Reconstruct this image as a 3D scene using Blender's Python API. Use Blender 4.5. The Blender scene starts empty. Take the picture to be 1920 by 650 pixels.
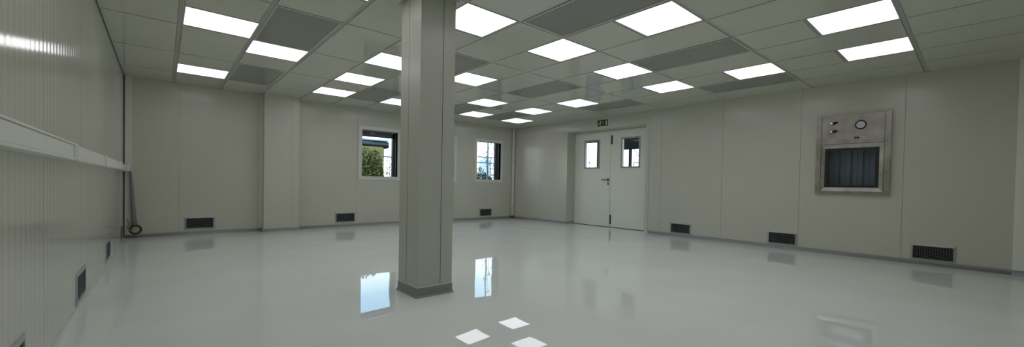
import bpy, bmesh, math, random
from mathutils import Vector, Matrix
random.seed(7)
SC = bpy.context.scene
C = SC.collection
PI = math.pi

# ------------------------------------------------------------------ room measures (metres)
XL, XR = -0.444, 7.378          # left wall, right wall
YF, YB = -0.95, 8.494           # front wall (behind the camera), back wall
ZC = 2.46                       # ceiling
CAMZ = 0.928
BX = [0.127 + 0.604 * i for i in range(13)]          # ceiling grid lines across
RY = [0.483 + 0.5965 * k for k in range(14)]         # ceiling grid lines in depth

# ------------------------------------------------------------------ materials
def mat(name, col, rough=0.5, metal=0.0, spec=0.5, emit=None, estr=0.0):
    m = bpy.data.materials.new(name); m.use_nodes = True
    b = m.node_tree.nodes['Principled BSDF']
    b.inputs['Base Color'].default_value = (*col, 1)
    b.inputs['Roughness'].default_value = rough
    b.inputs['Metallic'].default_value = metal
    b.inputs['Specular IOR Level'].default_value = spec
    if emit:
        b.inputs['Emission Color'].default_value = (*emit, 1)
        b.inputs['Emission Strength'].default_value = estr
    return m

def N(m, kind, **kw):
    n = m.node_tree.nodes.new(kind)
    for k, v in kw.items():
        if k in n.inputs.keys() if hasattr(n, 'inputs') else False: n.inputs[k].default_value = v
        else: setattr(n, k, v)
    return n

def mottle(m, col, amount=0.06, scale=3.0, fine=0.03, fscale=260.0):
    """slight colour variation of the surface itself, in object space"""
    nt = m.node_tree; L = nt.links
    tc = nt.nodes.new('ShaderNodeTexCoord')
    a = nt.nodes.new('ShaderNodeTexNoise'); a.inputs['Scale'].default_value = scale; a.inputs['Detail'].default_value = 3
    b = nt.nodes.new('ShaderNodeTexNoise'); b.inputs['Scale'].default_value = fscale; b.inputs['Detail'].default_value = 1
    L.new(tc.outputs['Object'], a.inputs['Vector']); L.new(tc.outputs['Object'], b.inputs['Vector'])
    m1 = nt.nodes.new('ShaderNodeMapRange'); m1.inputs['From Min'].default_value = .3; m1.inputs['From Max'].default_value = .7
    m1.inputs['To Min'].default_value = 1 - amount; m1.inputs['To Max'].default_value = 1 + amount
    m2 = nt.nodes.new('ShaderNodeMapRange'); m2.inputs['From Min'].default_value = .3; m2.inputs['From Max'].default_value = .7
    m2.inputs['To Min'].default_value = 1 - fine; m2.inputs['To Max'].default_value = 1 + fine
    L.new(a.outputs['Fac'], m1.inputs['Value']); L.new(b.outputs['Fac'], m2.inputs['Value'])
    mu = nt.nodes.new('ShaderNodeMath'); mu.operation = 'MULTIPLY'
    L.new(m1.outputs[0], mu.inputs[0]); L.new(m2.outputs[0], mu.inputs[1])
    vm = nt.nodes.new('ShaderNodeVectorMath'); vm.operation = 'SCALE'; vm.inputs[0].default_value = col
    L.new(mu.outputs[0], vm.inputs['Scale'])
    L.new(vm.outputs[0], nt.nodes['Principled BSDF'].inputs['Base Color'])
    return tc

def bump_from(m, tc, builder, dist):
    nt = m.node_tree
    h = builder(nt, tc)
    bp = nt.nodes.new('ShaderNodeBump'); bp.inputs['Strength'].default_value = 1.0; bp.inputs['Distance'].default_value = dist
    nt.links.new(h, bp.inputs['Height'])
    nt.links.new(bp.outputs[0], nt.nodes['Principled BSDF'].inputs['Normal'])

def math_node(nt, op, a, b=None):
    n = nt.nodes.new('ShaderNodeMath'); n.operation = op
    for i, v in enumerate((a, b)):
        if v is None: continue
        if isinstance(v, (int, float)): n.inputs[i].default_value = v
        else: nt.links.new(v, n.inputs[i])
    return n.outputs[0]

def ribbed(axis, period, dist, wob=0.0):
    def f(nt, tc):
        sp = nt.nodes.new('ShaderNodeSeparateXYZ'); nt.links.new(tc.outputs['Object'], sp.inputs[0])
        v = math_node(nt, 'MULTIPLY', sp.outputs[axis], 2 * PI / period)
        s = math_node(nt, 'SINE', v)
        n = nt.nodes.new('ShaderNodeTexNoise'); n.inputs['Scale'].default_value = 1.3; n.inputs['Detail'].default_value = 1
        nt.links.new(tc.outputs['Object'], n.inputs['Vector'])
        nn = math_node(nt, 'MULTIPLY', n.outputs['Fac'], wob)
        return math_node(nt, 'ADD', s, nn)
    return f

def noise_h(scale, detail=1):
    def f(nt, tc):
        n = nt.nodes.new('ShaderNodeTexNoise'); n.inputs['Scale'].default_value = scale; n.inputs['Detail'].default_value = detail
        nt.links.new(tc.outputs['Object'], n.inputs['Vector'])
        return n.outputs['Fac']
    return f

WCOL = (0.572, 0.568, 0.490)
def wall_mat(name, axis, period=0.085, dist=0.00018, rough=0.21):
    m = mat(name, WCOL, rough, 0, 0.45)
    tc = mottle(m, WCOL, 0.03, 0.9, 0.02, 150)
    bump_from(m, tc, ribbed(axis, period, dist, 3.0), dist)
    return m
M = {}
M['wall_x'] = wall_mat('white_panel_ribs_along_x', 0)
M['wall_y'] = wall_mat('white_panel_ribs_along_y', 1)
M['wall_left'] = wall_mat('white_panel_left', 1, 0.085, 0.0002, 0.12)
M['panel'] = mat('white_painted_metal', (0.60, 0.605, 0.53), 0.35)
M['trimw'] = mat('white_trim', (0.68, 0.69, 0.65), 0.35)
M['joint'] = mat('joint_sealant', (0.38, 0.38, 0.34), 0.6)
M['duct'] = mat('duct_black', (0.012, 0.013, 0.014), 0.6)
FCOL = (0.815, 0.855, 0.825)
m = M['floor'] = mat('grey_epoxy', FCOL, 0.01, 0, 0.5)
tc = mottle(m, FCOL, 0.025, 1.2, 0.02, 300)
bump_from(m, tc, noise_h(1.7, 0), 0.0035)
M['cove'] = mat('grey_cove', (0.33, 0.345, 0.34), 0.3)
m = M['tile'] = mat('ceiling_tile', (0.59, 0.588, 0.508), 0.07, 0, 0.5)
tc = mottle(m, (0.59, 0.588, 0.508), 0.02, 1.1, 0.02, 200)
bump_from(m, tc, noise_h(1.1, 0), 0.006)
M['runner'] = mat('ceiling_runner', (0.41, 0.415, 0.385), 0.4)
M['gap'] = mat('ceiling_gap', (0.10, 0.10, 0.095), 0.8)
M['lframe'] = mat('light_frame', (0.46, 0.47, 0.46), 0.4)
m = M['diffuser'] = mat('lit_diffuser', (0.8, 0.8, 0.8), 0.5, 0, 0.3, (0.935, 0.94, 0.985), 2.95)
M['dframe'] = mat('air_diffuser_frame', (0.50, 0.505, 0.45), 0.35)
# perforated steel: staggered round holes, part of the plate itself
m = M['perf'] = mat('perforated_plate', (0.4, 0.4, 0.37), 0.16)
nt = m.node_tree
tc = nt.nodes.new('ShaderNodeTexCoord'); sp = nt.nodes.new('ShaderNodeSeparateXYZ'); nt.links.new(tc.outputs['Object'], sp.inputs[0])
k = 2 * PI / 0.0105
cx = math_node(nt, 'COSINE', math_node(nt, 'MULTIPLY', sp.outputs[0], k))
cy = math_node(nt, 'COSINE', math_node(nt, 'MULTIPLY', sp.outputs[1], k))
pr = math_node(nt, 'ADD', cx, cy)
gt = math_node(nt, 'GREATER_THAN', math_node(nt, 'ABSOLUTE', pr), 0.72)
mix = nt.nodes.new('ShaderNodeMix'); mix.data_type = 'RGBA'
mix.inputs[6].default_value = (0.43, 0.435, 0.39, 1); mix.inputs[7].default_value = (0.10, 0.10, 0.093, 1)
nt.links.new(gt, mix.inputs[0]); nt.links.new(mix.outputs[2], nt.nodes['Principled BSDF'].inputs['Base Color'])
M['vframe'] = mat('vent_aluminium', (0.42, 0.435, 0.445), 0.38, 0.35)
M['vslat'] = mat('vent_slat', (0.27, 0.285, 0.295), 0.4, 0.4)
M['steel'] = mat('brushed_steel', (0.40, 0.37, 0.33), 0.36, 0.85)
mottle(M['steel'], (0.34, 0.32, 0.285), 0.22, 7.0, 0.06, 160)
M['steel_l'] = mat('brushed_steel_pale', (0.50, 0.475, 0.43), 0.32, 0.85)
mottle(M['steel_l'], (0.44, 0.42, 0.375), 0.22, 8.0, 0.05, 160)
M['chrome'] = mat('polished_steel', (0.70, 0.66, 0.56), 0.2, 1.0)
M['black'] = mat('black_rubber', (0.010, 0.010, 0.012), 0.4)
M['dial'] = mat('dial_white', (0.62, 0.66, 0.70), 0.3)
M['navy'] = mat('gauge_rim_navy', (0.012, 0.012, 0.035), 0.35)
M['plate'] = mat('label_plate', (0.33, 0.31, 0.29), 0.4, 0.3)
M['dots'] = mat('white_dots', (0.85, 0.85, 0.85), 0.5)
M['handle'] = mat('dark_bronze_handle', (0.10, 0.09, 0.08), 0.35, 0.6)
M['dooredge'] = mat('door_panel', (0.78, 0.80, 0.72), 0.35)
M['wframe'] = mat('door_window_steel', (0.30, 0.305, 0.30), 0.35, 0.6)
M['anth'] = mat('anthracite_frame', (0.075, 0.085, 0.10), 0.35)
M['darkout'] = mat('dark_outdoor_steel', (0.025, 0.025, 0.028), 0.5)
M['trunk'] = mat('trunking_plastic', (0.72, 0.73, 0.67), 0.4)
M['hose'] = mat('grey_hose', (0.20, 0.215, 0.225), 0.5)
M['ring'] = mat('brown_black_ring', (0.045, 0.036, 0.022), 0.35)
M['brass'] = mat('brass', (0.32, 0.24, 0.08), 0.35, 0.7)
M['rust'] = mat('rust_brown', (0.10, 0.055, 0.035), 0.6)
M['signblk'] = mat('sign_black', (0.006, 0.008, 0.006), 0.4)
M['signgl'] = mat('photoluminescent', (0.62, 0.66, 0.36), 0.5)
M['signgr'] = mat('photoluminescent_green', (0.33, 0.52, 0.33), 0.5)
M['ground'] = mat('outdoor_ground', (0.04, 0.042, 0.038), 0.9)
mottle(M['ground'], (0.045, 0.048, 0.04), 0.3, 0.6, 0.1, 30)
M['ochre'] = mat('ochre_paint', (0.34, 0.22, 0.035), 0.5)
M['white_out'] = mat('white_outdoor_paint', (0.75, 0.76, 0.76), 0.5)
M['glassdark'] = mat('dark_vehicle_glass', (0.02, 0.022, 0.025), 0.12)
M['leaf_g'] = mat('leaf_green', (0.09, 0.14, 0.03), 0.6)
M['leaf_y'] = mat('leaf_ochre', (0.34, 0.24, 0.035), 0.6)
M['leaf_d'] = mat('leaf_dark', (0.022, 0.045, 0.014), 0.6)
M['leaf_w'] = mat('blossom', (0.65, 0.66, 0.58), 0.6)
M['bark'] = mat('bark', (0.06, 0.045, 0.03), 0.8)
M['concrete'] = mat('pale_concrete', (0.88, 0.87, 0.84), 0.8)
M['curtain'] = mat('chamber_steel', (0.36, 0.41, 0.44), 0.4, 0.0)
M['inner'] = mat('chamber_dark_steel', (0.42, 0.45, 0.48), 0.35, 0.3)
M['wire'] = mat('wire_grey', (0.22, 0.23, 0.24), 0.6)

def glass_mat(name, tint, ior=1.5, rough=0.0):
    m = bpy.data.materials.new(name); m.use_nodes = True
    nt = m.node_tree; nt.nodes.clear()
    o = nt.nodes.new('ShaderNodeOutputMaterial'); mx = nt.nodes.new('ShaderNodeMixShader')
    t = nt.nodes.new('ShaderNodeBsdfTransparent'); t.inputs[0].default_value = (*tint, 1)
    g = nt.nodes.new('ShaderNodeBsdfGlossy'); g.inputs['Roughness'].default_value = rough
    f = nt.nodes.new('ShaderNodeFresnel'); f.inputs[0].default_value = ior
    nt.links.new(f.outputs[0], mx.inputs[0]); nt.links.new(t.outputs[0], mx.inputs[1]); nt.links.new(g.outputs[0], mx.inputs[2])
    nt.links.new(mx.outputs[0], o.inputs[0])
    return m
M['glass'] = glass_mat('clear_window_glass', (0.93, 0.96, 0.95), 1.25)
M['glass_t'] = glass_mat('tinted_hatch_glass', (0.80, 0.84, 0.88), 1.5)

# ------------------------------------------------------------------ mesh helpers
class MB:
    def __init__(s): s.bm = bmesh.new()
    def box(s, x0, x1, y0, y1, z0, z1, mi=0):
        x0, x1 = sorted((x0, x1)); y0, y1 = sorted((y0, y1)); z0, z1 = sorted((z0, z1))
        v = [s.bm.verts.new(p) for p in ((x0,y0,z0),(x1,y0,z0),(x1,y1,z0),(x0,y1,z0),(x0,y0,z1),(x1,y0,z1),(x1,y1,z1),(x0,y1,z1))]
        for f in ((0,3,2,1),(4,5,6,7),(0,1,5,4),(1,2,6,5),(2,3,7,6),(3,0,4,7)):
            s.bm.faces.new([v[i] for i in f]).material_index = mi
        return s
    def quad(s, pts, mi=0):
        s.bm.faces.new([s.bm.verts.new(p) for p in pts]).material_index = mi
        return s
    def ring(s, fr, outer, inner, t0, t1, mi=0):
        """rectangular ring: fr maps (u, w, t) to a point; outer/inner = (u0,u1,w0,w1)"""
        a0, a1, b0, b1 = outer; c0, c1, d0, d1 = inner
        s.fbox(fr, a0, c0, b0, b1, t0, t1, mi); s.fbox(fr, c1, a1, b0, b1, t0, t1, mi)
        s.fbox(fr, c0, c1, b0, d0, t0, t1, mi); s.fbox(fr, c0, c1, d1, b1, t0, t1, mi)
        return s
    def mitre(s, fr, outer, inner, t0, ti, t1, mi=0):
        """mitred picture-frame ring, outer edge at depth t1, inner edge at ti, back at t0"""
        O = [(outer[0],outer[2]),(outer[1],outer[2]),(outer[1],outer[3]),(outer[0],outer[3])]
        I = [(inner[0],inner[2]),(inner[1],inner[2]),(inner[1],inner[3]),(inner[0],inner[3])]
        for i in range(4):
            j = (i + 1) % 4
            a, b, c, d = O[i], O[j], I[j], I[i]
            s.quad([fr(*a, t1), fr(*b, t1), fr(*c, ti), fr(*d, ti)], mi)
            s.quad([fr(*a, t0), fr(*b, t0), fr(*b, t1), fr(*a, t1)], mi)
            s.quad([fr(*d, ti), fr(*c, ti), fr(*c, t0), fr(*d, t0)], mi)
        return s
    def fbox(s, fr, u0, u1, w0, w1, t0, t1, mi=0):
        a = Vector(fr(u0, w0, t0)); b = Vector(fr(u1, w1, t1))
        return s.box(a.x, b.x, a.y, b.y, a.z, b.z, mi)
    def tube(s, pts, r, n=12, mi=0, r2=None, cap=True):
        pts = [Vector(p) for p in pts]; rings = []
        for i, p in enumerate(pts):
            d = (pts[min(i+1, len(pts)-1)] - pts[max(i-1, 0)]).normalized()
            up = Vector((0,0,1)) if abs(d.z) < .9 else Vector((1,0,0))
            a = d.cross(up).normalized(); b = d.cross(a)
            rr = r if r2 is None else r + (r2 - r) * i / (len(pts) - 1)
            rings.append([s.bm.verts.new(p + (a*math.cos(2*PI*k/n) + b*math.sin(2*PI*k/n)) * rr) for k in range(n)])
        for i in range(len(rings) - 1):
            for k in range(n):
                f = s.bm.faces.new([rings[i][k], rings[i][(k+1)%n], rings[i+1][(k+1)%n], rings[i+1][k]]); f.material_index = mi; f.smooth = True
        if cap:
            s.bm.faces.new(rings[0][::-1]).material_index = mi; s.bm.faces.new(rings[-1]).material_index = mi
        return s
    def torus(s, c, axis, R, r, n=32, k=10, mi=0):
        c = Vector(c); ax = Vector(axis).normalized()
        up = Vector((0,0,1)) if abs(ax.z) < .9 else Vector((1,0,0))
        a = ax.cross(up).normalized(); b = ax.cross(a); V = []
        for i in range(n):
            d = a*math.cos(2*PI*i/n) + b*math.sin(2*PI*i/n)
            V.append([s.bm.verts.new(c + d*(R + r*math.cos(2*PI*j/k)) + ax*r*math.sin(2*PI*j/k)) for j in range(k)])
        for i in range(n):
            for j in range(k):
                f = s.bm.faces.new([V[i][j], V[(i+1)%n][j], V[(i+1)%n][(j+1)%k], V[i][(j+1)%k]]); f.smooth = True; f.material_index = mi
        return s
    def bevel(s, w=0.002, seg=2):
        bmesh.ops.bevel(s.bm, geom=list(s.bm.edges), offset=w, segments=seg, affect='EDGES', profile=0.6)
        return s
    def build(s, name, mats, parent=None, kind=None, label=None, recalc=True):
        if recalc: bmesh.ops.recalc_face_normals(s.bm, faces=list(s.bm.faces))
        me = bpy.data.meshes.new(name); s.bm.to_mesh(me); s.bm.free()
        for m in (mats if isinstance(mats, (list, tuple)) else [mats]): me.materials.append(M[m] if isinstance(m, str) else m)
        o = bpy.data.objects.new(name, me); C.objects.link(o)
        if parent: o.parent = parent
        if kind: o['kind'] = kind
        if label: o['label'] = label
        return o

def thing(name, label, cat, loc=(0,0,0), group=None, rz=0.0):
    o = bpy.data.objects.new(name, None); C.objects.link(o)
    o.location = loc; o.rotation_euler = (0,0,rz); o.empty_display_size = .1
    o['label'] = label; o['category'] = cat
    if group: o['group'] = group
    return o
def tag(o, label, cat, group=None):
    o['label'] = label; o['category'] = cat
    if group: o['group'] = group
    return o
def copy_tree(o, parent=None):
    c = o.copy(); C.objects.link(c)
    if parent: c.parent = parent
    for ch in list(o.children): copy_tree(ch, c)
    return c

# wall slab: u along the wall, w up, depth t away from the room
def wall(name, fr, u0, u1, w0, w1, thick, holes, recesses, mats):
    """holes = [(u0,u1,w0,w1)], recesses = [(u0,u1,w0,w1,depth,slot)]; slot 0 wall, 1 joint, 2 duct"""
    us = sorted({u0, u1, *[v for h in holes + recesses for v in h[:2]]}); us = [u for u in us if u0 <= u <= u1]
    ws = sorted({w0, w1, *[v for h in holes + recesses for v in h[2:4]]}); ws = [w for w in ws if w0 <= w <= w1]
    nu, nw = len(us) - 1, len(ws) - 1
    D = {}
    for i in range(nu):
        for j in range(nw):
            cu, cw = (us[i]+us[i+1])/2, (ws[j]+ws[j+1])/2
            d = (0.0, 0)
            for h in recesses:
                if h[0] < cu < h[1] and h[2] < cw < h[3] and h[4] >= d[0]: d = (h[4], h[5])
            for h in holes:
                if h[0] < cu < h[1] and h[2] < cw < h[3]: d = (thick, -1)
            D[i, j] = d
    mb = MB()
    g = lambda i, j: D.get((i, j), (thick, -1))
    for (i, j), (d, sl) in D.items():
        a, b, c, e = us[i], us[i+1], ws[j], ws[j+1]
        if sl >= 0:
            mb.quad([fr(a,c,d), fr(b,c,d), fr(b,e,d), fr(a,e,d)], sl)
            mb.quad([fr(a,e,thick), fr(b,e,thick), fr(b,c,thick), fr(a,c,thick)], 0)
        for (di, dj, p, q) in ((1,0,(b,c),(b,e)), (0,1,(a,e),(b,e))):
            d2, s2 = g(i+di, j+dj)
            if abs(d2 - d) > 1e-6:
                lo, hi = min(d, d2), max(d, d2)
                deep = sl if d > d2 else s2
                mi = deep if deep > 0 else 0
                mb.quad([fr(*p,lo), fr(*q,lo), fr(*q,hi), fr(*p,hi)], mi)
        if i == 0: mb.quad([fr(a,c,d), fr(a,e,d), fr(a,e,thick), fr(a,c,thick)], 0)
        if j == 0: mb.quad([fr(a,c,d), fr(b,c,d), fr(b,c,thick), fr(a,c,thick)], 0)
    bmesh.ops.remove_doubles(mb.bm, verts=list(mb.bm.verts), dist=1e-6)
    return mb.build(name, mats, kind='structure')

FB = lambda u, w, t: (u, YB + t, w)        # back wall frame (t>0 = away from the room)
FR = lambda u, w, t: (XR + t, u, w)        # right wall
FL = lambda u, w, t: (XL - t, u, w)        # left wall
FF = lambda u, w, t: (u, YF - t, w)        # front wall

G = 0.0018
def joints(us, w0=0.0, w1=ZC): return [(u-G, u+G, w0, w1, .005, 1) for u in us]

# ------------------------------------------------------------------ floor
mb = MB(); mb.box(XL-.1, XR+.0, YF-.1, YB+.0, -0.12, 0)
mb.box(XR, XR+.30, 4.425, 6.525, -0.12, 0)
mb.build('floor', 'floor', kind='structure')

# ------------------------------------------------------------------ walls
WIN = [3.09, 4.57, 6.052]                                    # outer left edge of each window trim
wholes = [(x+.075, x+.865, 1.045, 2.02) for x in WIN]
BV = [(0.475, .19), (2.838, .19), (6.437, .182)]
VW, VH = 0.355, 0.165                                        # vent duct opening
brec = [(u-VW/2, u+VW/2, w-VH/2, w+VH/2, .08, 2) for u, w in BV]
wall('wall_back', FB, XL-.1, XR, 0, ZC, .09, wholes, brec + joints([0.207, 3.07, 4.28, 5.45]), ['wall_x', 'joint', 'duct'])

RV = [(3.669, .159), (2.020, .163), (0.373, .160)]
rrec = [(u-VW/2, u+VW/2, w-VH/2, w+VH/2, .08, 2) for u, w in RV]
wall('wall_right', FR, YF-.1, YB+.09, 0, ZC, .30, [(4.425, 6.525, 0, 2.20), (.86, 1.54, .93, 1.57)],
     rrec + joints([0.666, 1.81, 2.948, 4.09, 7.43]), ['wall_y', 'joint', 'duct'])
LV = [(2.42, .15), (4.225, .15), (6.135, .14), (7.97, .145)]
lrec = [(u-VW/2-.02, u+VW/2+.02, w-VH/2, w+VH/2, .08, 2) for u, w in LV]
wall('wall_left', FL, YF-.1, YB+.09, 0, ZC, .10, [], lrec + joints([0.66, 1.84, 3.02, 4.20, 5.38, 6.56, 7.74]), ['wall_left', 'joint', 'duct'])
wall('wall_front', FF, XL-.1, XR+.30, 0, ZC, .10, [], joints([1.2, 2.4, 3.6, 4.8, 6.0, 7.2]), ['wall_x', 'joint', 'duct'])

# ------------------------------------------------------------------ ceiling: tiles between runners
LIGHTS = {(0,7):0,(1,8):0,(0,11):0,(3,7):0,(3,9):0,(3,11):0,(5,11):0,(3,4):0,(5,2):0,(5,4):0,(7,4):0,(5,7):0,(7,9):0,(8,11):0,
          (9,9):0,(10,11):0,(9,7):0,(9,4):0,(9,2):0,(7,0):0,(9,0):0,(1,4):0,
          (0,3):0,(1,0):0,(3,2):0,(3,0):0,(5,0):0}  # unseen panels on this row are added to brighten the room
HEPA = [(1,6),(1,10),(4,2),(4,6),(4,10),(7,2),(7,6),(7,10),(10,2),(10,6),(9,10)]
taken = set(LIGHTS) | {(c, r) for c, r in HEPA} | {(c, r+1) for c, r in HEPA}
RX = lambda i: 0.019 if i <= 2 else 0.011                    # half width of each runner
def HY(k): return 0.017 if k in (0, 2) else 0.010
mb = MB()
mb.box(XL-.1, XR+.30, YF-.1, YB+.09, ZC+.014, ZC+.10, 1)
gp = 0.003
def tilebox(xa, xb, ya, yb):
    if xb - xa > .03 and yb - ya > .03: mb.box(xa, xb, ya, yb, ZC, ZC+.015, 0)
cols = [(XL, BX[0] - RX(0) - gp, -1)] + [(BX[i] + RX(i) + gp, BX[i+1] - RX(i+1) - gp, i) for i in range(12)]
cols[-1] = (cols[-1][0], XR, 11)
for xa, xb, c in cols:
    tilebox(xa, xb, YF, RY[0] - HY(0) - gp)
    for r in range(0, 12, 2):
        a, b = (c, r) in taken, (c, r+1) in taken
        y0, y1, ym = RY[r] + HY(r) + gp, RY[r+2] - HY(r+2) - gp, RY[r+1]
        if not a and not b: tilebox(xa, xb, y0, y1)
        elif a and not b: tilebox(xa, xb, ym + .011, y1)
        elif b and not a: tilebox(xa, xb, y0, ym - .011)
    tilebox(xa, xb, RY[12] + HY(12) + gp, YB)
for i in range(12):
    mb.box(BX[i]-RX(i), BX[i]+RX(i), YF, YB, ZC+.003, ZC+.0145, 2)
for k in range(0, 13, 2):
    mb.box(XL, XR, RY[k]-HY(k), RY[k]+HY(k), ZC+.0032, ZC+.0143, 2)
for c, r in LIGHTS:
    y = RY[r+1] if r % 2 == 0 else RY[r]
    mb.box(BX[c]+RX(c), BX[c+1]-RX(c+1), y-.009, y+.009, ZC+.003, ZC+.0145, 2)
mb.build('ceiling', ['tile', 'gap', 'runner'], kind='structure')
mb = MB(); mb.box(XL, XL+.006, YF, YB, ZC-.006, ZC); mb.build('trim_1', 'gap', kind='structure')

# ------------------------------------------------------------------ ceiling lights
AX, AY = 0.557/2, 0.549/2
def make_light(label, loc):
    t = thing('ceiling_light', label, 'ceiling light', loc, 'square flush light panels in the ceiling grid')
    f = MB(); fr = lambda u, w, tt: (u, w, tt)
    f.ring(fr, (-.288, .288, -.287, .287), (-AX, AX, -AY, AY), 0.0, .014); f.build('frame', 'lframe', t)
    d = MB(); d.box(-AX, AX, -AY, AY, .003, .012); d.build('diffuser', 'diffuser', t)
    return t
LL = {
 (0,7):'large light panel at the top left, leftmost column, left of the large perforated diffuser',
 (0,11):'light panel in the leftmost grid column, nearest the back wall',
 (1,8):'light panel touching the far edge of the large perforated air diffuser on the left',
 (1,4):'light panel cut off at the top edge, left of the free-standing pillar',
 (3,7):'light panel partly hidden by the left side of the pillar, largest of those there',
 (3,9):'light panel left of the pillar, middle of the column of three leading to the window',
 (3,11):'light panel near the wall left of the first window, farthest of three in its column',
 (5,11):'light panel half hidden behind the pillar, above the left window',
 (3,4):'big light panel touching the right side of the pillar at the top of the picture',
 (5,2):'big light panel touching the right side of the largest perforated diffuser',
 (5,4):'light panel in the ceiling centre, one tile from the near corner of the largest diffuser',
 (7,4):'light panel hanging above the double doors, beside a long perforated diffuser',
 (5,7):'light panel cut by the right edge of the pillar, second from the top there',
 (7,9):'light panel right of the pillar, above the right window, nearest of that trio',
 (8,11):'light panel just right of the pillar, close above the back wall',
 (9,9):'light panel near the far corner, diagonally before the very last panel',
 (10,11):'farthest light panel, in front of the far corner of the room',
 (9,7):'light panel in front of the green exit sign above the double doors',
 (9,4):'light panel above the right wall just right of the double doors',
 (9,2):'light panel between two perforated diffusers, towards the steel pass-through hatch',
 (7,0):'largest light panel at the top right, cut by the picture edge',
 (9,0):'rightmost light panel, above the steel pass-through hatch',
 (0,3):'unseen fill light panel added above the left wall just behind the camera frame', (1,0):'unseen fill light panel added over the front left corner behind the camera',
 (3,2):'unseen fill light panel added overhead before the pillar, out of the picture above it', (3,0):'unseen fill light panel added over the front wall left of centre',
 (5,0):'unseen fill light panel added over the front wall, beside the largest diffuser',
}
first = None
for (c, r) in LIGHTS:
    loc = ((BX[c]+BX[c+1])/2 + (.004 if c == 0 else 0), (RY[r]+RY[r+1])/2, ZC)
    if first is None: first = make_light(LL[c, r], loc)
    else:
        o = copy_tree(first); o.location = loc; o['label'] = LL[c, r]

# ------------------------------------------------------------------ perforated air diffusers
DL = {
 (1,6):'large perforated grey air diffuser at the upper left, next to two light panels',
 (1,10):'faint perforated air diffuser at the far left above the wall column',
 (4,2):'largest perforated air diffuser, cut by the top edge right of the pillar',
 (4,6):'perforated air diffuser peeking out from the right side of the pillar',
 (4,10):'perforated air diffuser left of the pillar, above the left window',
 (7,2):'long perforated air diffuser right of centre, in the middle of the ceiling above the doors',
 (7,6):'perforated air diffuser in the ceiling centre, beyond the central light panels',
 (7,10):'perforated air diffuser between two light panels just right of the pillar',
 (10,2):'perforated air diffuser along the right wall, left of the steel hatch',
 (10,6):'perforated air diffuser above the green exit sign',
 (9,10):'perforated air diffuser closest to the far corner, among the last light panels',
}
proto = None
HX, HYY = .604/2 - .012, 1.193/2 - .011
for c, r in HEPA:
    loc = ((BX[c]+BX[c+1])/2, RY[r+1], ZC)
    if proto is None:
        proto = thing('air_diffuser', DL[c, r], 'air diffuser', loc, 'perforated air diffusers in the ceiling')
        f = MB(); f.ring(lambda u, w, t: (u, w, t), (-HX+.006, HX-.006, -HYY, HYY), (-HX+.024, HX-.024, -HYY+.022, HYY-.022), -.002, .014)
        f.build('frame', 'dframe', proto)
        p = MB(); p.box(-HX+.024, HX-.024, -HYY+.022, HYY-.022, .002, .010); p.build('perforated_plate', 'perf', proto)
    else:
        o = copy_tree(proto); o.location = loc; o['label'] = DL[c, r]

# ------------------------------------------------------------------ baseboards (coved)
def cove(name, fr, u0, u1, h=.058, th=.007, r=.022, mats='cove', lip=True):
    prof = [(0, h), (th, h), (th, r+.012)] + [(th + (1-math.cos(a)) * r, .0015 + r + .0105 - math.sin(a) * (r+.0105)) for a in [PI/2*k/5 for k in range(1, 6)]] + [(th+r+.002, 0), (0, 0)]
    mb = MB(); a = [mb.bm.verts.new(fr(u0, w, -t)) for t, w in prof]; b = [mb.bm.verts.new(fr(u1, w, -t)) for t, w in prof]
    n = len(prof)
    for i in range(n):
        f = mb.bm.faces.new([a[i], a[(i+1)%n], b[(i+1)%n], b[i]])
        if 2 <= i <= 6: f.smooth = True
    mb.bm.faces.new(a[::-1]); mb.bm.faces.new(b)
    return mb.build(name, mats, kind='structure')
CX0, CX1, CY = 1.36, 1.922, 8.29                              # half column in the back wall
cove('baseboard_back_left', FB, XL, CX0)
cove('baseboard_back_right', FB, CX1, XR)
cove('baseboard_column_front', lambda u, w, t: (u, CY + t, w), CX0-.02, CX1+.02)
cove('baseboard_column_side', lambda u, w, t: (CX0 + t, u, w), CY-.02, YB)
cove('baseboard_right_near', FR, -.262, 4.35)
cove('baseboard_right_far', FR, 6.525, YB)
cove('baseboard_door_reveal', lambda u, w, t: (u, 6.525 + t, w), XR, XR+.26)
cove('baseboard_left', FL, YF, YB, h=.022, th=.004, r=.010, mats='trimw')
cove('baseboard_front', FF, XL, XR)

# ------------------------------------------------------------------ half column against the back wall
mb = MB(); mb.box(CX0, CX1, CY, YB, 0, ZC)
mb.build('wall_column', ['wall_x'], kind='structure')
jx = .2179 * CY
mb = MB(); mb.box(jx-.003, jx+.003, CY-.0008, CY+.001, .06, ZC); mb.build('trim_2', 'joint', kind='structure')
mb = MB(); mb.box(CX0-.04, CX0, YB-.022, YB, .06, ZC); mb.build('trim_3', 'trimw', kind='structure')
# left corner profile
mb = MB(); mb.box(XL+.012, -.355, YB-.05, YB, .055, ZC); mb.box(XL, XL+.012, YB-.03, YB, .055, ZC, 1)
mb.build('trim_4', ['trimw', 'gap'], kind='structure')

# far corner tube
t = thing('corner_pipe', 'slim white vertical pipe in the far corner, between window and doors', 'pipe', (7.315, 8.43, 0))
mb = MB(); mb.box(-.026, .026, -.026, .026, .075, ZC-.001); mb.bevel(.006, 2); mb.build('tube', 'trimw', t)
mb = MB(); mb.tube([(0,0,.001),(0,0,.045),(0,0,.075)], .028, 12); mb.box(-.045, .045, -.012, .012, .018, .04); mb.build('foot', 'rust', t, label='reddish brown foot of the pipe')

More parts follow.
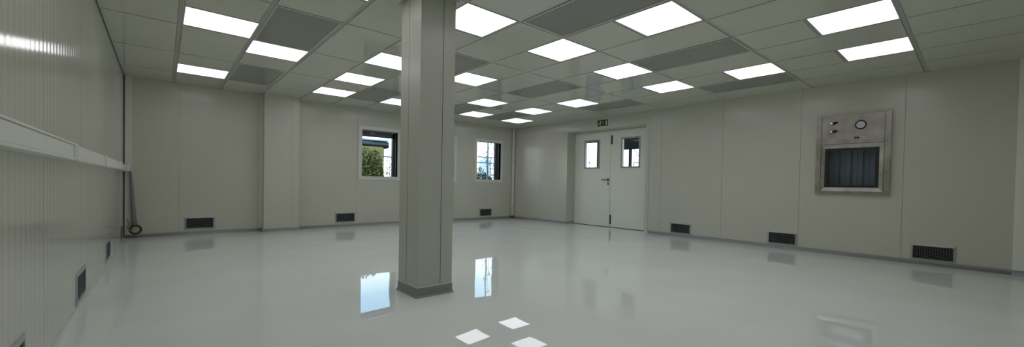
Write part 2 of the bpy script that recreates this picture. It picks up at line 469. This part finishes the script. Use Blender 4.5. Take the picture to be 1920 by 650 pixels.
# ------------------------------------------------------------------ free-standing pillar
PX0, PX1, PY0, PY1 = 1.550, 1.872, 2.932, 3.277
t = thing('pillar', 'free-standing square panelled pillar in front, floor to ceiling', 'pillar', ((PX0+PX1)/2, (PY0+PY1)/2, 0))
cx, cy = (PX0+PX1)/2, (PY0+PY1)/2; hx, hy = (PX1-PX0)/2, (PY1-PY0)/2
gl = [(-hx, 3.131-cy)]                                        # joint on the left face
mb = MB()
# body outline with narrow real grooves
jl = 3.131 - cy; j1 = 1.757 - cx
g, dp = .0022, .007
out = [(-hx,-hy),(j1-g,-hy),(j1-g,-hy+dp),(j1+g,-hy+dp),(j1+g,-hy),(hx,-hy),(hx,-.03),(hx-dp,-.03),(hx-dp,-.026),(hx,-.026),(hx,hy),(.03,hy),(.03,hy-dp),(.026,hy-dp),(.026,hy),(-hx,hy),(-hx,jl+g),(-hx+dp,jl+g),(-hx+dp,jl-g),(-hx,jl-g)]
a = [mb.bm.verts.new((x, y, 0)) for x, y in out]; b = [mb.bm.verts.new((x, y, ZC)) for x, y in out]
darks = {1,2,3,6,7,8,11,12,13,16,17,18}
for i in range(len(out)):
    f = mb.bm.faces.new([a[i], a[(i+1)%len(out)], b[(i+1)%len(out)], b[i]]); f.material_index = 1 if i in darks else 0
mb.bm.faces.new(a[::-1]); mb.bm.faces.new(b)
m = mat('pillar_panel', (0.50, 0.505, 0.44), 0.30, 0, .45); tc = mottle(m, (0.50, 0.505, 0.44), .03, 1, .02, 150)
mb.build('casing', [m, 'gap'], t)
mb = MB(); mb.box(1.735-cx, 1.741-cx, -hy-.0012, -hy+.001, .075, ZC-.001); mb.build('cover_strip', m, t)
# flared plinth
mb = MB(); pr = [(.0012, .084), (.0042, .080), (.004, .035), (.007, .015), (.017, 0.0)]
rings = []
for e, z in pr: rings.append([mb.bm.verts.new(p) for p in ((-hx-e,-hy-e,z),(hx+e,-hy-e,z),(hx+e,hy+e,z),(-hx-e,hy+e,z))])
for i in range(len(rings)-1):
    for k in range(4):
        mb.bm.faces.new([rings[i][k], rings[i][(k+1)%4], rings[i+1][(k+1)%4], rings[i+1][k]]).material_index = 0 if i else 1
mb.bm.faces.new(rings[0])
M['plinth'] = mat('plinth_grey', (0.255, 0.262, 0.25), .4)
mb.build('plinth', ['plinth', 'trimw'], t, label='dark grey flared plinth')
mb = MB(); mb.ring(lambda u, w, tt: (u, w, tt), (-hx-.025, hx+.025, -hy-.025, hy+.025), (-hx, hx, -hy, hy), ZC-.006, ZC-.0005); mb.build('ceiling_collar', 'runner', t)

# ------------------------------------------------------------------ wall vents
def vent(name, label, fr, u, w, ow, oh, group, protrude=.012):
    p0 = Vector(fr(u, w, 0)); t = thing('wall_vent', label, 'vent', p0, group)
    L = lambda a, b, d: tuple(Vector(fr(u + a, w + b, d)) - p0)
    f = MB(); iw, ih = ow/2 - .026, oh/2 - .026
    f.mitre(L, (-ow/2, ow/2, -oh/2, oh/2), (-iw, iw, -ih, ih), .004, -protrude, -.004)
    f.build('frame', 'vframe', t)
    s = MB(); n = 15
    for k in range(n):
        a = -iw + 2*iw*(k + .5)/n
        s.fbox(L, a-.0016, a+.0016, -ih, ih, .012, .030)
    s.build('rear_blade_set', 'vslat', t)
    s = MB(); n = 9
    for k in range(n):
        b = -ih + 2*ih*(k + .5)/n
        s.quad([L(-iw, b+.0035, -.005), L(iw, b+.0035, -.005), L(iw, b-.001, .011), L(-iw, b-.001, .011)])
        s.quad([L(-iw, b+.0015, -.005), L(iw, b+.0015, -.005), L(iw, b-.003, .011), L(-iw, b-.003, .011)])
        s.quad([L(-iw, b+.0035, -.005), L(iw, b+.0035, -.005), L(iw, b+.0015, -.005), L(-iw, b+.0015, -.005)])
    s.build('front_blade_set', 'vslat', t)
    return t
gv = 'low return air vents around the walls'
for (u, w), lb in zip(BV, ['low air vent in the back wall left of the wall column', 'low air vent in the back wall below the left window', 'low air vent in the back wall below the right window']):
    vent('v', lb, FB, u, w, .41, .215, gv)
for (u, w), lb in zip(RV, ['low air vent in the right wall nearest the double doors', 'low air vent in the right wall, middle of three, left of the steel hatch', 'low air vent in the right wall nearest the right picture edge, largest']):
    vent('v', lb, FR, u, w, .41, .215, gv)
for (u, w), lb in zip(LV, ['air vent in the left wall cut by the bottom left picture corner', 'air vent in the left wall, second from the camera', 'air vent in the left wall, third from the camera, seen very obliquely', 'air vent in the left wall closest to the far left corner']):
    vent('v', lb, FL, u, w, .45, .22, gv, .006)

# ------------------------------------------------------------------ windows in the back wall
for n, x in enumerate(WIN):
    w = bpy.data.objects.new('window_%d' % (n+1), None); C.objects.link(w); w.location = (x, YB, .967); w['kind'] = 'structure'
    L = lambda a, b, d: (a, d, b)
    f = MB(); f.mitre(L, (0, .935, 0, 1.133), (.058, .882, .06, 1.07), .0, -.012, -.012)
    f.mitre(L, (.058, .882, .06, 1.07), (.075, .865, .078, 1.053), .002, -.006, -.006)
    f.ring(L, (.066, .874, .069, 1.062), (.075, .865, .078, 1.053), .0, .105)
    f.build('inner_trim', 'trimw', w)
    # outer anthracite frame, deeper in the wall
    f = MB()
    f.ring(L, (-.10, 1.06, -.12, 1.20), (-.03, .905, -.05, 1.12), .135, .215)
    f.build('outer_frame', 'anth', w)
    s = MB()
    if n == 0: s.box(-.03, .905, .15, .195, .935, 1.063)      # sash head
    s.box(.815 if n == 0 else .795, .905, .15, .215, -.05, 1.12)
    s.box(-.03, .02, .15, .195, -.05, 1.0)
    s.build('sash', 'anth', w)
    o = MB()
    if n == 0: o.box(.28, .40, .125, .15, 1.0, 1.02); o.box(.10, .80, .13, .142, 1.045, 1.055); o.box(.76, .84, .125, .15, 1.03, 1.05); o.build('opener', 'vframe', w) if n == 0 else o.bm.free()
    gl = MB(); gl.box(-.03, .905, .176, .180, -.05, .935 if n == 0 else 1.12); gl.build('pane', 'glass', w)
# outer facade skin beyond the cavity
wall('wall_outer_back', lambda u, w, t: (u, YB+.215+t, w), XL-.3, XR+.3, -.12, 3.0, .06, [(x-.06, x+1.02, .88, 2.13) for x in WIN], [], ['concrete', 'joint', 'duct'])

# ------------------------------------------------------------------ double doors in the right wall
DX = 7.655                                                    # room-side face of the leaves
def leaf(name, y0, y1, wy0, wy1, label):
    o = bpy.data.objects.new(name, None); C.objects.link(o); o.location = (DX, y0, 0); o['kind'] = 'structure'
    hgt = 2.176
    a, b = wy0 - y0, wy1 - y0; z0, z1 = 1.345, 1.995
    W = y1 - y0
    m = MB(); fr = lambda u, w, t: (t, u, w)
    m.ring(fr, (0, W, .012, hgt), (a, b, z0, z1), 0, .05)
    m.build('leaf_panel', 'dooredge', o)
    f = MB(); f.ring(fr, (a-.012, b+.012, z0-.012, z1+.012), (a+.022, b-.022, z0+.022, z1-.022), -.006, .056); f.build('vision_frame', 'wframe', o)
    g = MB(); g.box(.022, .028, a+.02, b-.02, z0+.02, z1-.02); g.build('vision_pane', 'glass', o)
    return o
d1 = leaf('door_1', 5.478, 6.50, 5.78, 6.215, '')
d2 = leaf('door_2', 4.45, 5.470, 4.735, 5.185, '')
# lever handle on the far leaf
h = bpy.data.objects.new('door_handle', None); C.objects.link(h); h.parent = d1; h.location = (0, .045, 1.072)
mb = MB(); mb.box(-.010, 0, -.022, .022, -.030, .030); mb.bevel(.003); mb.build('rose', 'handle', h)
mb = MB(); mb.tube([(0,0,0),(-.03,0,0),(-.048,.006,0),(-.052,.02,0),(-.052,.15,0)], .010, 12); mb.build('lever', 'handle', h)
mb = MB(); mb.box(-.008, 0, .026, .060, .955, 1.010); mb.bevel(.003); mb.box(-.0085, -.007, .040, .046, .968, .985); mb.build('keyhole_plate', 'handle', d1)
for z0, z1 in ((1.875, 2.07), (.075, .285)):
    mb = MB(); mb.box(-.014, .0, .975, 1.006, z0, z1); mb.bevel(.003); mb.build('flush_bolt', 'black', d2)
# frame around the leaves + reveal lining
mb = MB()
fr = lambda u, w, t: (DX + t, u, w)
mb.fbox(fr, 6.504, 6.525, 0, 2.20, -.012, .03); mb.fbox(fr, 4.425, 4.446, 0, 2.20, -.012, .03); mb.fbox(fr, 4.446, 6.504, 2.182, 2.20, -.002, .03)
mb.build('trim_5', 'panel', kind='structure')
mb = MB(); mb.box(DX+.012, DX+.03, 4.446, 6.504, 2.172, 2.19); mb.box(DX+.02, DX+.03, 5.462, 5.486, .0, 2.18); mb.box(DX+.01, DX+.04, 4.446, 6.504, .001, .010); mb.build('trim_6', 'black', kind='structure')
mb = MB()
mb.box(XR-.003, XR, 4.352, 4.425, .06, 2.335); mb.box(XR-.003, XR, 4.425, 6.56, 2.20, 2.335)
mb.box(XR-.0025, XR, 4.346, 4.352, .06, 2.339, 1); mb.box(XR-.0025, XR, 4.352, 6.56, 2.335, 2.339, 1)
mb.build('trim_7', ['wall_y', 'joint'], kind='structure')

mb = MB(); mb.box(XR-.028, XR, YF, -.262, 0, ZC); mb.build('trim_8', 'dooredge', kind='structure')
cove('baseboard_right_pilaster', lambda u, w, t: (XR-.028 + t, u, w), YF, -.262)
# ------------------------------------------------------------------ exit sign
t = thing('exit_sign', 'small black emergency exit sign with running figure, arrow and door above the double doors', 'sign', (XR-.004, 5.50, 2.323))
W2, H2 = .136, .065
S = lambda u, w, tt: (-tt, -u, w)          # u = to the right as seen, out of the wall = tt
mb = MB(); mb.fbox(S, -W2, W2, -H2, H2, 0, .006); mb.build('sign_board', 'signblk', t)
def poly(mb, pts, tt=.0072, mi=0, th=.001):
    a = [mb.bm.verts.new(S(u, w, tt)) for u, w in pts]; b = [mb.bm.verts.new(S(u, w, tt-th)) for u, w in pts]
    mb.bm.faces.new(a).material_index = mi
    for i in range(len(pts)): mb.bm.faces.new([a[i], a[(i+1)%len(pts)], b[(i+1)%len(pts)], b[i]]).material_index = mi
def limb(mb, p, q, r1, r2, mi=0, tt=.0072):
    dx, dy = q[0]-p[0], q[1]-p[1]; l = math.hypot(dx, dy); nx, ny = -dy/l, dx/l
    poly(mb, [(p[0]+nx*r1, p[1]+ny*r1), (p[0]-nx*r1, p[1]-ny*r1), (q[0]-nx*r2, q[1]-ny*r2), (q[0]+nx*r2, q[1]+ny*r2)], tt, mi)
mb = MB()
poly(mb, [(-.038+.012*math.cos(2*PI*k/14), .044+.012*math.sin(2*PI*k/14)) for k in range(14)])
limb(mb, (-.048, .030), (-.070, -.012), .013, .012, tt=.0073)         # torso
limb(mb, (-.052, .027), (-.088, .026), .006, .005, tt=.0074); limb(mb, (-.086, .026), (-.104, .004), .005, .004, tt=.0075)   # rear arm
limb(mb, (-.046, .024), (-.032, .004), .006, .005, tt=.0076); limb(mb, (-.033, .005), (-.018, .012), .005, .004, tt=.0077)   # front arm
limb(mb, (-.068, -.008), (-.092, -.028), .009, .007, tt=.0078); limb(mb, (-.090, -.026), (-.126, -.030), .007, .005, tt=.0079) # rear leg
limb(mb, (-.066, -.008), (-.046, -.022), .009, .007, tt=.0080); limb(mb, (-.048, -.020), (-.052, -.058), .007, .005, tt=.0081) # front leg
mb.build('running_figure', 'signgl', t)
mb = MB(); poly(mb, [(.014, -.045), (.028, -.045), (.028, .012), (.050, .012), (.021, .046), (-.008, .012), (.014, .012)]); mb.build('arrow', 'signgr', t)
mb = MB(); poly(mb, [(.078, -.048), (.122, -.048), (.122, .048), (.078, .048)]); mb.build('door_symbol', 'signgl', t)

# ------------------------------------------------------------------ stainless pass-through hatch
t = thing('pass_through_hatch', 'stainless steel pass-through hatch with dark window, dial gauge and two knobs on the right wall', 'hatch', (XR, 1.195, .88))
H = lambda y, z, d: (d, y - 1.195, z - .88)        # d<0 into the room
mb = MB(); PR = -.045
mb.ring(H, (.850, 1.546, .90, 2.0), (.92, 1.48, .99, 1.515), -.018, .0); mb.fbox(H, .790, .850, .880, 2.005, PR, .0)         # right stile (as seen)
mb.fbox(H, 1.546, 1.604, .880, 2.005, PR, .0)
mb.fbox(H, .850, 1.546, .880, .912, PR, .0)
mb.build('outer_frame', 'steel', t)
mb = MB(); mb.fbox(H, .854, 1.542, 1.594, 2.001, -.040, .0); mb.bevel(.002); mb.build('control_panel', 'steel', t)
mb = MB()
mb.mitre(H, (.857, 1.539, .917, 1.587), (.905, 1.495, .975, 1.530), .0, -.036, -.050)
mb.build('window_frame', 'steel_l', t)
mb = MB(); mb.ring(H, (.903, 1.497, .973, 1.532), (.938, 1.460, 1.008, 1.497), -.038, -.010); mb.build('gasket', 'black', t)
mb = MB(); mb.fbox(H, .930, 1.468, .998, 1.505, -.026, -.020); mb.build('pane', 'glass_t', t)
mb = MB()                                           # hollow chamber with ribbed rear door
y0, y1, z0, z1, dd = .90, 1.50, .95, 1.55, .27
mb.fbox(H, y0-.01, y0, z0, z1, .0, dd); mb.fbox(H, y1, y1+.01, z0, z1, .0, dd); mb.fbox(H, y0, y1, z0-.01, z0, .0, dd); mb.fbox(H, y0, y1, z1, z1+.01, .0, dd)
ch = mb.build('chamber', 'inner', t)
mb = MB(); yy = y0
for k in range(9):
    wdt = (y1-y0)/9; mb.fbox(H, y0+k*wdt+.006, y0+(k+1)*wdt-.006, z0, z1, dd-.02 - (.05 if k % 2 else 0), dd)
mb.fbox(H, y0, y1, z0, z1, dd, dd+.01)
mb.build('rear_panel', 'curtain', t)
# knobs
for z in (1.893, 1.775):
    k = MB(); k.tube([H(1.428, z, -.040), H(1.428, z, -.062)], .024, 20); k.tube([H(1.428, z, -.062), H(1.428, z, -.072)], .024, 20, r2=.015)
    kb = k.build('knob', 'chrome', t)
    q = MB(); q.tube([H(1.404, z, -.050), H(1.385, z+.004, -.056)], .016, 14); q.tube([H(1.388, z+.006, -.056), H(1.368, z+.012, -.058), H(1.358, z-.008 if z < 1.8 else z+.004, -.058)], .008, 10)
    q.build('latch_lever', 'black', kb)
# gauge
gy, gz = 1.105, 1.848
k = MB(); k.box(-.0415, -.040, gy-1.195-.078, gy-1.195+.078, gz-.88-.074, gz-.88+.074); gb = k.build('gauge_base', 'steel', t)
k = MB(); k.torus(H(gy, gz, -.052), (1,0,0), .056, .0075, 40, 10); k.build('gauge_rim', 'navy', t)
k = MB(); k.tube([H(gy, gz, -.041), H(gy, gz, -.049)], .055, 40); gd = k.build('gauge_dial', 'dial', t)
k = MB()
for i in range(11):
    a = PI*(.85 - .7*i/10); u, v = math.cos(a), math.sin(a)
    c1 = Vector(H(gy, gz, -.0495)); e = Vector((0, -u, v)); nrm = Vector((0, -v, -u))
    p, q2 = c1 + e*.038, c1 + e*.046
    k.quad([p+nrm*.0009, q2+nrm*.0009, q2-nrm*.0009, p-nrm*.0009])
c1 = Vector(H(gy, gz-.012, -.0498)); e = Vector((0, .60, .80)); nrm = Vector((0, -.8, .6)); k.quad([c1+nrm*.0018, c1+e*.046, c1-nrm*.0018, c1-e*.008])
k.build('needle', 'black', gd, recalc=False)
# label plate with a dark mark and six light dots
k = MB(); k.fbox(H, 1.028, 1.189, 1.638, 1.698, -.0425, -.040); lp = k.build('label_plate', 'plate', t)
k = MB()
for i, (a, b) in enumerate(((1.168, 1.150), (1.148, 1.136), (1.134, 1.118))): k.fbox(H, a, b, 1.656 + .003*(i % 2), 1.684 - .003*(i == 1), -.0432, -.0425)
k.build('dark_print', 'black', lp)
k = MB()
for a in (1.096, 1.074, 1.052):
    for z in (1.658, 1.680): k.tube([H(a, z, -.0425), H(a, z, -.0435)], .0055, 10)
k.build('indicator_dots', 'dots', lp)

# ------------------------------------------------------------------ cable trunking on the left wall
t = thing('cable_trunking', 'long white cable trunking running along the left wall', 'cable trunking', (XL, 0, 1.02))
T = lambda y, z, d: (d, y, z - 1.02)               # d = distance from the wall
mb = MB()
mb.fbox(T, YF, 3.446, 1.020, 1.032, .001, .070); mb.fbox(T, YF, 3.446, 1.104, 1.113, .001, .072); mb.fbox(T, YF, 3.446, 1.032, 1.104, .001, .058)
mb.build('body', 'trunk', t)
mb = MB(); mb.fbox(T, YF, 3.33, 1.033, 1.1025, .058, .067); mb.bevel(.002); mb.build('cover', 'trunk', t)
mb = MB(); mb.fbox(T, 3.446, 7.10, 1.020, 1.108, 0, .066); mb.bevel(.003); mb.build('far_body', 'trunk', t)
for y in (3.39, 5.03, 6.82):
    mb = MB(); mb.fbox(T, y-.05, y+.02, 1.019, 1.114, 0, .0725); mb.fbox(T, y+.035, y+.065, 1.019, 1.112, 0, .0735); mb.bevel(.003); mb.build('joint_clip', 'trimw', t)
mb = MB(); mb.fbox(T, 7.10, 8.20, 1.022, 1.10, 0, .055); mb.build('end_body', 'panel', t)
mb = MB(); mb.fbox(T, 8.20, 8.40, 1.016, 1.104, 0, .075); mb.bevel(.006); mb.build('end_cap', 'trimw', t)

# ------------------------------------------------------------------ hanging hose with ring in the left corner
t = thing('hanging_hose', 'grey hose with a dark ring at its end hanging in the far left corner', 'hose', (-.313, 8.40, .05))
mb = MB(); o0 = Vector((-.313, 8.40, .05))
pts = [Vector(p) - o0 for p in ((-.372, 8.40, 1.03), (-.362, 8.40, .95), (-.350, 8.40, .75), (-.338, 8.40, .5), (-.326, 8.40, .32), (-.320, 8.40, .20))]
mb.tube(pts, .014, 12, r2=.034); mb.build('tube', 'hose', t)
mb = MB(); mb.torus(Vector((-.309, 8.40, .132)) - o0, (0.05,1,0), .062, .0155, 36, 12); mb.build('ring', 'ring', t, label='dark brown ring')
mb = MB(); mb.torus(Vector((-.309, 8.393, .132)) - o0, (0.05,1,0), .048, .006, 32, 8); mb.build('ring_insert', 'brass', t)
mb = MB(); mb.tube([Vector(p) - o0 for p in ((-.40, 8.40, .30), (-.385, 8.385, .22), (-.40, 8.38, .15), (-.36, 8.37, .12), (-.33, 8.38, .14))], .006, 8); mb.build('cord', 'brass', t)

# ------------------------------------------------------------------ outdoors
mb = MB(); mb.box(-60, 160, -60, 200, -.30, -.14); o = mb.build('ground', 'ground', kind='structure')

def leafmass(mb, c, rad, n, size, mis, flat=1.0, rnd=random):
    for _ in range(n):
        while True:
            p = Vector((rnd.uniform(-1,1), rnd.uniform(-1,1), rnd.uniform(-1,1)))
            if .25 < p.length < 1: break
        p = Vector((p.x*rad[0], p.y*rad[1], p.z*rad[2])) + Vector(c)
        a = Vector((rnd.gauss(0,1), rnd.gauss(0,1), rnd.gauss(0,1))).normalized(); b = a.orthogonal().normalized()
        s = size * rnd.uniform(.6, 1.3); q = a.cross(b)
        mb.quad([p - b*s, p - q*s*.45, p + b*s, p + q*s*.45], rnd.choice(mis))

def plant(name, label, cat, base, blobs, n, size, mats, mis, stems, group=None):
    t = thing(name, label, cat, base, group)
    mb = MB()
    for c, r, k in blobs: leafmass(mb, c, r, int(n*k), size, mis)
    mb.build('foliage', mats, t, recalc=False)
    mb = MB()
    for pts, r1, r2 in stems: mb.tube(pts, r1, 7, r2=r2)
    mb.build('stems', 'bark', t)
    return t
plant('autumn_shrub', 'ochre and green leafy shrub outside the left window', 'shrub', (4.9, 12.0, -.14),
      [((-.45,0,1.15),(.6,.5,.98),1.5),((-.02,.1,1.08),(.27,.45,1.0),1.1),((-.2,-.2,.6),(.6,.5,.7),.9)], 2300, .05, ['leaf_g','leaf_y','leaf_d'], [0,1,1,1,2],
      [([(0,0,0),(-.1,0,.5),(-.3,0,1.2)],.03,.01),([(0.05,0,0),(.15,0,.6),(.2,0,1.5)],.03,.01),([(0,.1,0),(0,.1,.9)],.03,.01)])
plant('green_bush', 'low dark green bush at the bottom of the left window', 'shrub', (4.25, 10.6, -.14),
      [((0,0,.55),(.45,.3,.62),1),((.4,0,.5),(.25,.3,.6),.7)], 1100, .045, ['leaf_g','leaf_d','leaf_y'], [0,0,1,1,2],
      [([(0,0,0),(0,0,.8)],.03,.01),([(.3,0,0),(.4,0,.7)],.03,.01)])
plant('blossoming_shrub', 'pale blossoming shrub at the right edge of the left window', 'shrub', (5.42, 12.2, -.14),
      [((0,0,1.0),(.13,.3,.95),1)], 300, .04, ['leaf_w','leaf_g','leaf_d'], [0,0,0,1,2],
      [([(0,0,0),(.02,0,.8),(0,0,1.7)],.02,.006)])
plant('dark_bush', 'dark green bush filling the bottom of the right window', 'shrub', (10.4, 14.0, -.14),
      [((-.2,0,.85),(.42,.5,.95),1),((.5,0,.65),(.7,.5,.6),.8)], 1500, .055, ['leaf_g','leaf_d','leaf_w'], [0,0,1,1,1,0,0,2],
      [([(0,0,0),(-.1,0,1.2)],.04,.01),([(.4,0,0),(.5,0,.9)],.04,.01)])
t = plant('sapling', 'thin sapling with sparse leaves in front of the right window', 'tree', (9.72, 12.6, -.14),
      [((-.05,0,1.9),(.22,.25,1.1),1),((.05,0,2.9),(.25,.25,.6),.6)], 70, .05, ['leaf_g','leaf_d','ochre'], [0,1,1,2],
      [([(0,0,0),(.02,0,1.2),(-.02,0,3.4)],.014,.005),([(0,0,1.2),(-.15,0,1.7),(-.25,0,2.2)],.007,.003),([(0,0,1.8),(.12,0,2.2),(.2,0,2.7)],.006,.003)])
# vehicle outside the left window
t = thing('bus', 'ochre yellow bus with dark window band parked outside the left window', 'bus', (3.2, 17.2, -.14))
def rbox(mb, x0,x1,y0,y1,z0,z1,r,mi=0):
    b2 = bmesh.new(); bmesh.ops.create_cube(b2, size=1)
    for v in b2.verts: v.co = Vector(((x0+x1)/2 + v.co.x*(x1-x0), (y0+y1)/2 + v.co.y*(y1-y0), (z0+z1)/2 + v.co.z*(z1-z0)))
    bmesh.ops.bevel(b2, geom=list(b2.edges), offset=r, segments=4, affect='EDGES', profile=.5)
    mp = {v: mb.bm.verts.new(v.co) for v in b2.verts}
    for f in b2.faces:
        nf = mb.bm.faces.new([mp[v] for v in f.verts]); nf.material_index = mi; nf.smooth = True
    b2.free()
mb = MB(); rbox(mb, -4, 3.75, -1.1, 1.1, .35, 2.53, .12); mb.build('body', 'ochre', t)
mb = MB(); rbox(mb, -3.98, 3.98, -1.08, 1.08, 2.45, 2.76, .12); mb.build('window_band', 'glassdark', t)
mb = MB(); rbox(mb, -4.0, 3.9, -1.1, 1.1, 2.74, 2.82, .035); mb.build('roof', 'white_out', t)
for x in (-2.6, 2.4):
    for y in (-1.0, 1.0):
        mb = MB(); mb.tube([(x, y-.13, .42), (x, y+.13, .42)], .42, 24); w = mb.build('wheel', 'black', t)
        mb = MB(); mb.tube([(x, y-.14, .42), (x, y+.14, .42)], .2, 16); mb.build('hub', 'vframe', w)
# fence rail, utility pole, wires, silo
t = thing('fence', 'thin metal fence rail crossing behind both windows', 'fence', (8, 13.2, -.14))
mb = MB(); mb.tube([(-6, 0, 1.925), (5, 0, 1.925)], .02, 8); mb.build('rail', 'wire', t)
mb = MB(); mb.tube([(-6, 0, .95), (5, 0, .95)], .015, 8); mb.build('rail', 'wire', t)
for x in (-5.9, -4.0, -.6, 4.6):
    mb = MB(); mb.tube([(x, 0, 0), (x, 0, 1.95)], .025, 8); mb.build('post', 'wire', t)
t = thing('utility_pole', 'grey utility pole with wires seen through the right window', 'pole', (18.3, 24.0, -.14))
mb = MB(); mb.tube([(0,0,0),(0,0,8)], .07, 10, r2=.05); mb.build('pole', 'wire', t)
mb = MB(); mb.box(-.9, .9, -.04, .04, 3.0, 3.08); mb.build('crossarm', 'wire', t)
for z, dy in ((2.95, 0.0), (3.5, 0.15)):
    mb = MB(); mb.tube([(-14, dy-.06, z+.3), (-7, dy-.06, z-.05), (0, dy-.06, z), (7, dy-.06, z-.05), (14, dy-.06, z+.3)], .012, 6); mb.build('cable', 'wire', t)
mb = MB(); mb.box(67.6, 70.1, 90, 92.5, -.14, 7.7); mb.box(68.2, 69.4, 90.4, 91.8, 7.7, 8.4); tag(mb.build('tower_block', 'concrete'), 'distant pale tower block seen through the right window', 'building')
# distant tree line
for i, x in enumerate((52, 60, 74, 84)):
    plant('distant_tree', 'distant dark tree on the horizon beyond the right window', 'tree', (x, 80 + 2*i, -.14),
          [((0,0,2.1),(4.5,2,1.8),1)], 260, .5, ['leaf_g','leaf_d'], [0,1,1], [([(0,0,0),(0,0,2)],.2,.1)], 'distant trees on the horizon')

# porch outside the double doors
t = thing('glazed_porch', 'dark steel porch frame with roof extended to block the sky, outside the double doors', 'porch', (10.0, 6.0, -.14))
P = lambda x, y, z: (x-10.0, y-6.0, z+.14)
def pbox(mb, x0,x1,y0,y1,z0,z1): a = P(x0,y0,z0); b = P(x1,y1,z1); mb.box(a[0],b[0],a[1],b[1],a[2],b[2])
for y in (7.595, 6.485, 5.2, 8.7):
    mb = MB(); pbox(mb, 9.97, 10.04, y-.035, y+.035, -.14, 2.68); mb.build('post', 'darkout', t)
mb = MB(); pbox(mb, 9.95, 10.06, 4.2, 9.0, 2.29, 2.68); mb.build('beam', 'darkout', t)
mb = MB(); pbox(mb, 9.90, 10.25, 5.1, 7.05, 2.0, 2.27); mb.bevel(.02); mb.build('awning_box', 'darkout', t)
mb = MB(); a = P(10.0, 6.41, 2.03); b = P(10.0, 5.60, 1.0); mb.tube([a, b], .009, 8); mb.build('brace', 'darkout', t)
mb = MB(); pbox(mb, 7.70, 13.3, 3.0, 8.7, 2.68, 2.78); pbox(mb, 10.4, 13.3, 8.7, 11.0, 2.68, 2.78); mb.build('sky_blocking_roof', 'darkout', t)  # roof extended out of view to keep sky out of the doors' floor reflections
for nm, y, h, arm, lb in (('street_lamp', 25.45, 3.62, -.6, 'small street lamp with a side arm seen through the near door window'), ('street_lamp', 31.7, 3.75, 0, 'plain distant lamp post seen through the far door window')):
    t = thing(nm, lb, 'street lamp', (40, y, -.14))
    mb = MB(); mb.tube([(0,0,0),(0,0,h+.14)], .06, 8, r2=.045); mb.build('pole', 'wire', t)
    if arm: mb = MB(); mb.box(-.08, .08, arm-.35, 0.05, h+.10, h+.18); mb.build('lamp_head', 'wire', t)
    else: mb = MB(); mb.tube([(0,0,h+.14),(0,0,h+.30)], .09, 8); mb.build('lamp_head', 'wire', t)

# ------------------------------------------------------------------ sky
w = bpy.data.worlds.new('sky'); SC.world = w; w.use_nodes = True; nt = w.node_tree
bg = nt.nodes['Background']
tc = nt.nodes.new('ShaderNodeTexCoord'); sp = nt.nodes.new('ShaderNodeSeparateXYZ'); nt.links.new(tc.outputs['Generated'], sp.inputs[0])
cr = nt.nodes.new('ShaderNodeValToRGB'); el = cr.color_ramp
el.elements[0].position = 0.0; el.elements[0].color = (1.0, .93, .84, 1)
el.elements[1].position = 1.0; el.elements[1].color = (.16, .34, .72, 1)
for p, c in ((.05, (.98,.97,.95)), (.11, (.86,.95,1.0)), (.20, (.74,.90,1.0)), (.26, (.44,.73,1.0)), (.34, (.26,.54,.98))):
    e = el.elements.new(p); e.color = (*c, 1)
no = nt.nodes.new('ShaderNodeTexNoise'); no.inputs['Scale'].default_value = 3.2; no.inputs['Detail'].default_value = 5
mp = nt.nodes.new('ShaderNodeMapping'); mp.inputs['Scale'].default_value = (1, 1, 3); nt.links.new(tc.outputs['Generated'], mp.inputs[0]); nt.links.new(mp.outputs[0], no.inputs['Vector'])
mr = nt.nodes.new('ShaderNodeMapRange'); mr.inputs['From Min'].default_value = .50; mr.inputs['From Max'].default_value = .72; mr.inputs['To Max'].default_value = .7
nt.links.new(no.outputs['Fac'], mr.inputs['Value'])
mx = nt.nodes.new('ShaderNodeMix'); mx.data_type = 'RGBA'; mx.inputs[7].default_value = (.92, .96, 1, 1)
nt.links.new(sp.outputs[2], cr.inputs[0]); nt.links.new(cr.outputs[0], mx.inputs[6]); nt.links.new(mr.outputs[0], mx.inputs[0])
nt.links.new(mx.outputs[2], bg.inputs[0]); bg.inputs[1].default_value = 3.1

# ------------------------------------------------------------------ camera
yaw, pit, rol = 0.712899, -0.0175764, -0.0187342
f = Vector((math.sin(yaw)*math.cos(pit), math.cos(yaw)*math.cos(pit), math.sin(pit)))
rt = Vector((math.cos(yaw), -math.sin(yaw), 0)); dn = f.cross(rt)
r2 = rt*math.cos(rol) + dn*math.sin(rol); d2 = dn*math.cos(rol) - rt*math.sin(rol)
cam = bpy.data.cameras.new('camera'); co = bpy.data.objects.new('camera', cam); C.objects.link(co)
Rm = Matrix((r2, -d2, -f)).transposed().to_4x4()
co.matrix_world = Matrix.Translation((0, 0, CAMZ)) @ Rm
cam.sensor_fit = 'HORIZONTAL'; cam.sensor_width = 36; cam.lens = 36*758.264/1920
cam.shift_y = (358.745-325)/1920; cam.clip_start = .01; cam.clip_end = 500
SC.camera = co
SC.cycles.max_bounces = 14; SC.cycles.diffuse_bounces = 8; SC.cycles.glossy_bounces = 6; SC.cycles.transparent_max_bounces = 16
SC.view_settings.view_transform = 'Standard'; SC.view_settings.look = 'None'
SC.view_settings.gamma = 1; SC.view_settings.use_curve_mapping = False; SC.view_settings.exposure = 0.0
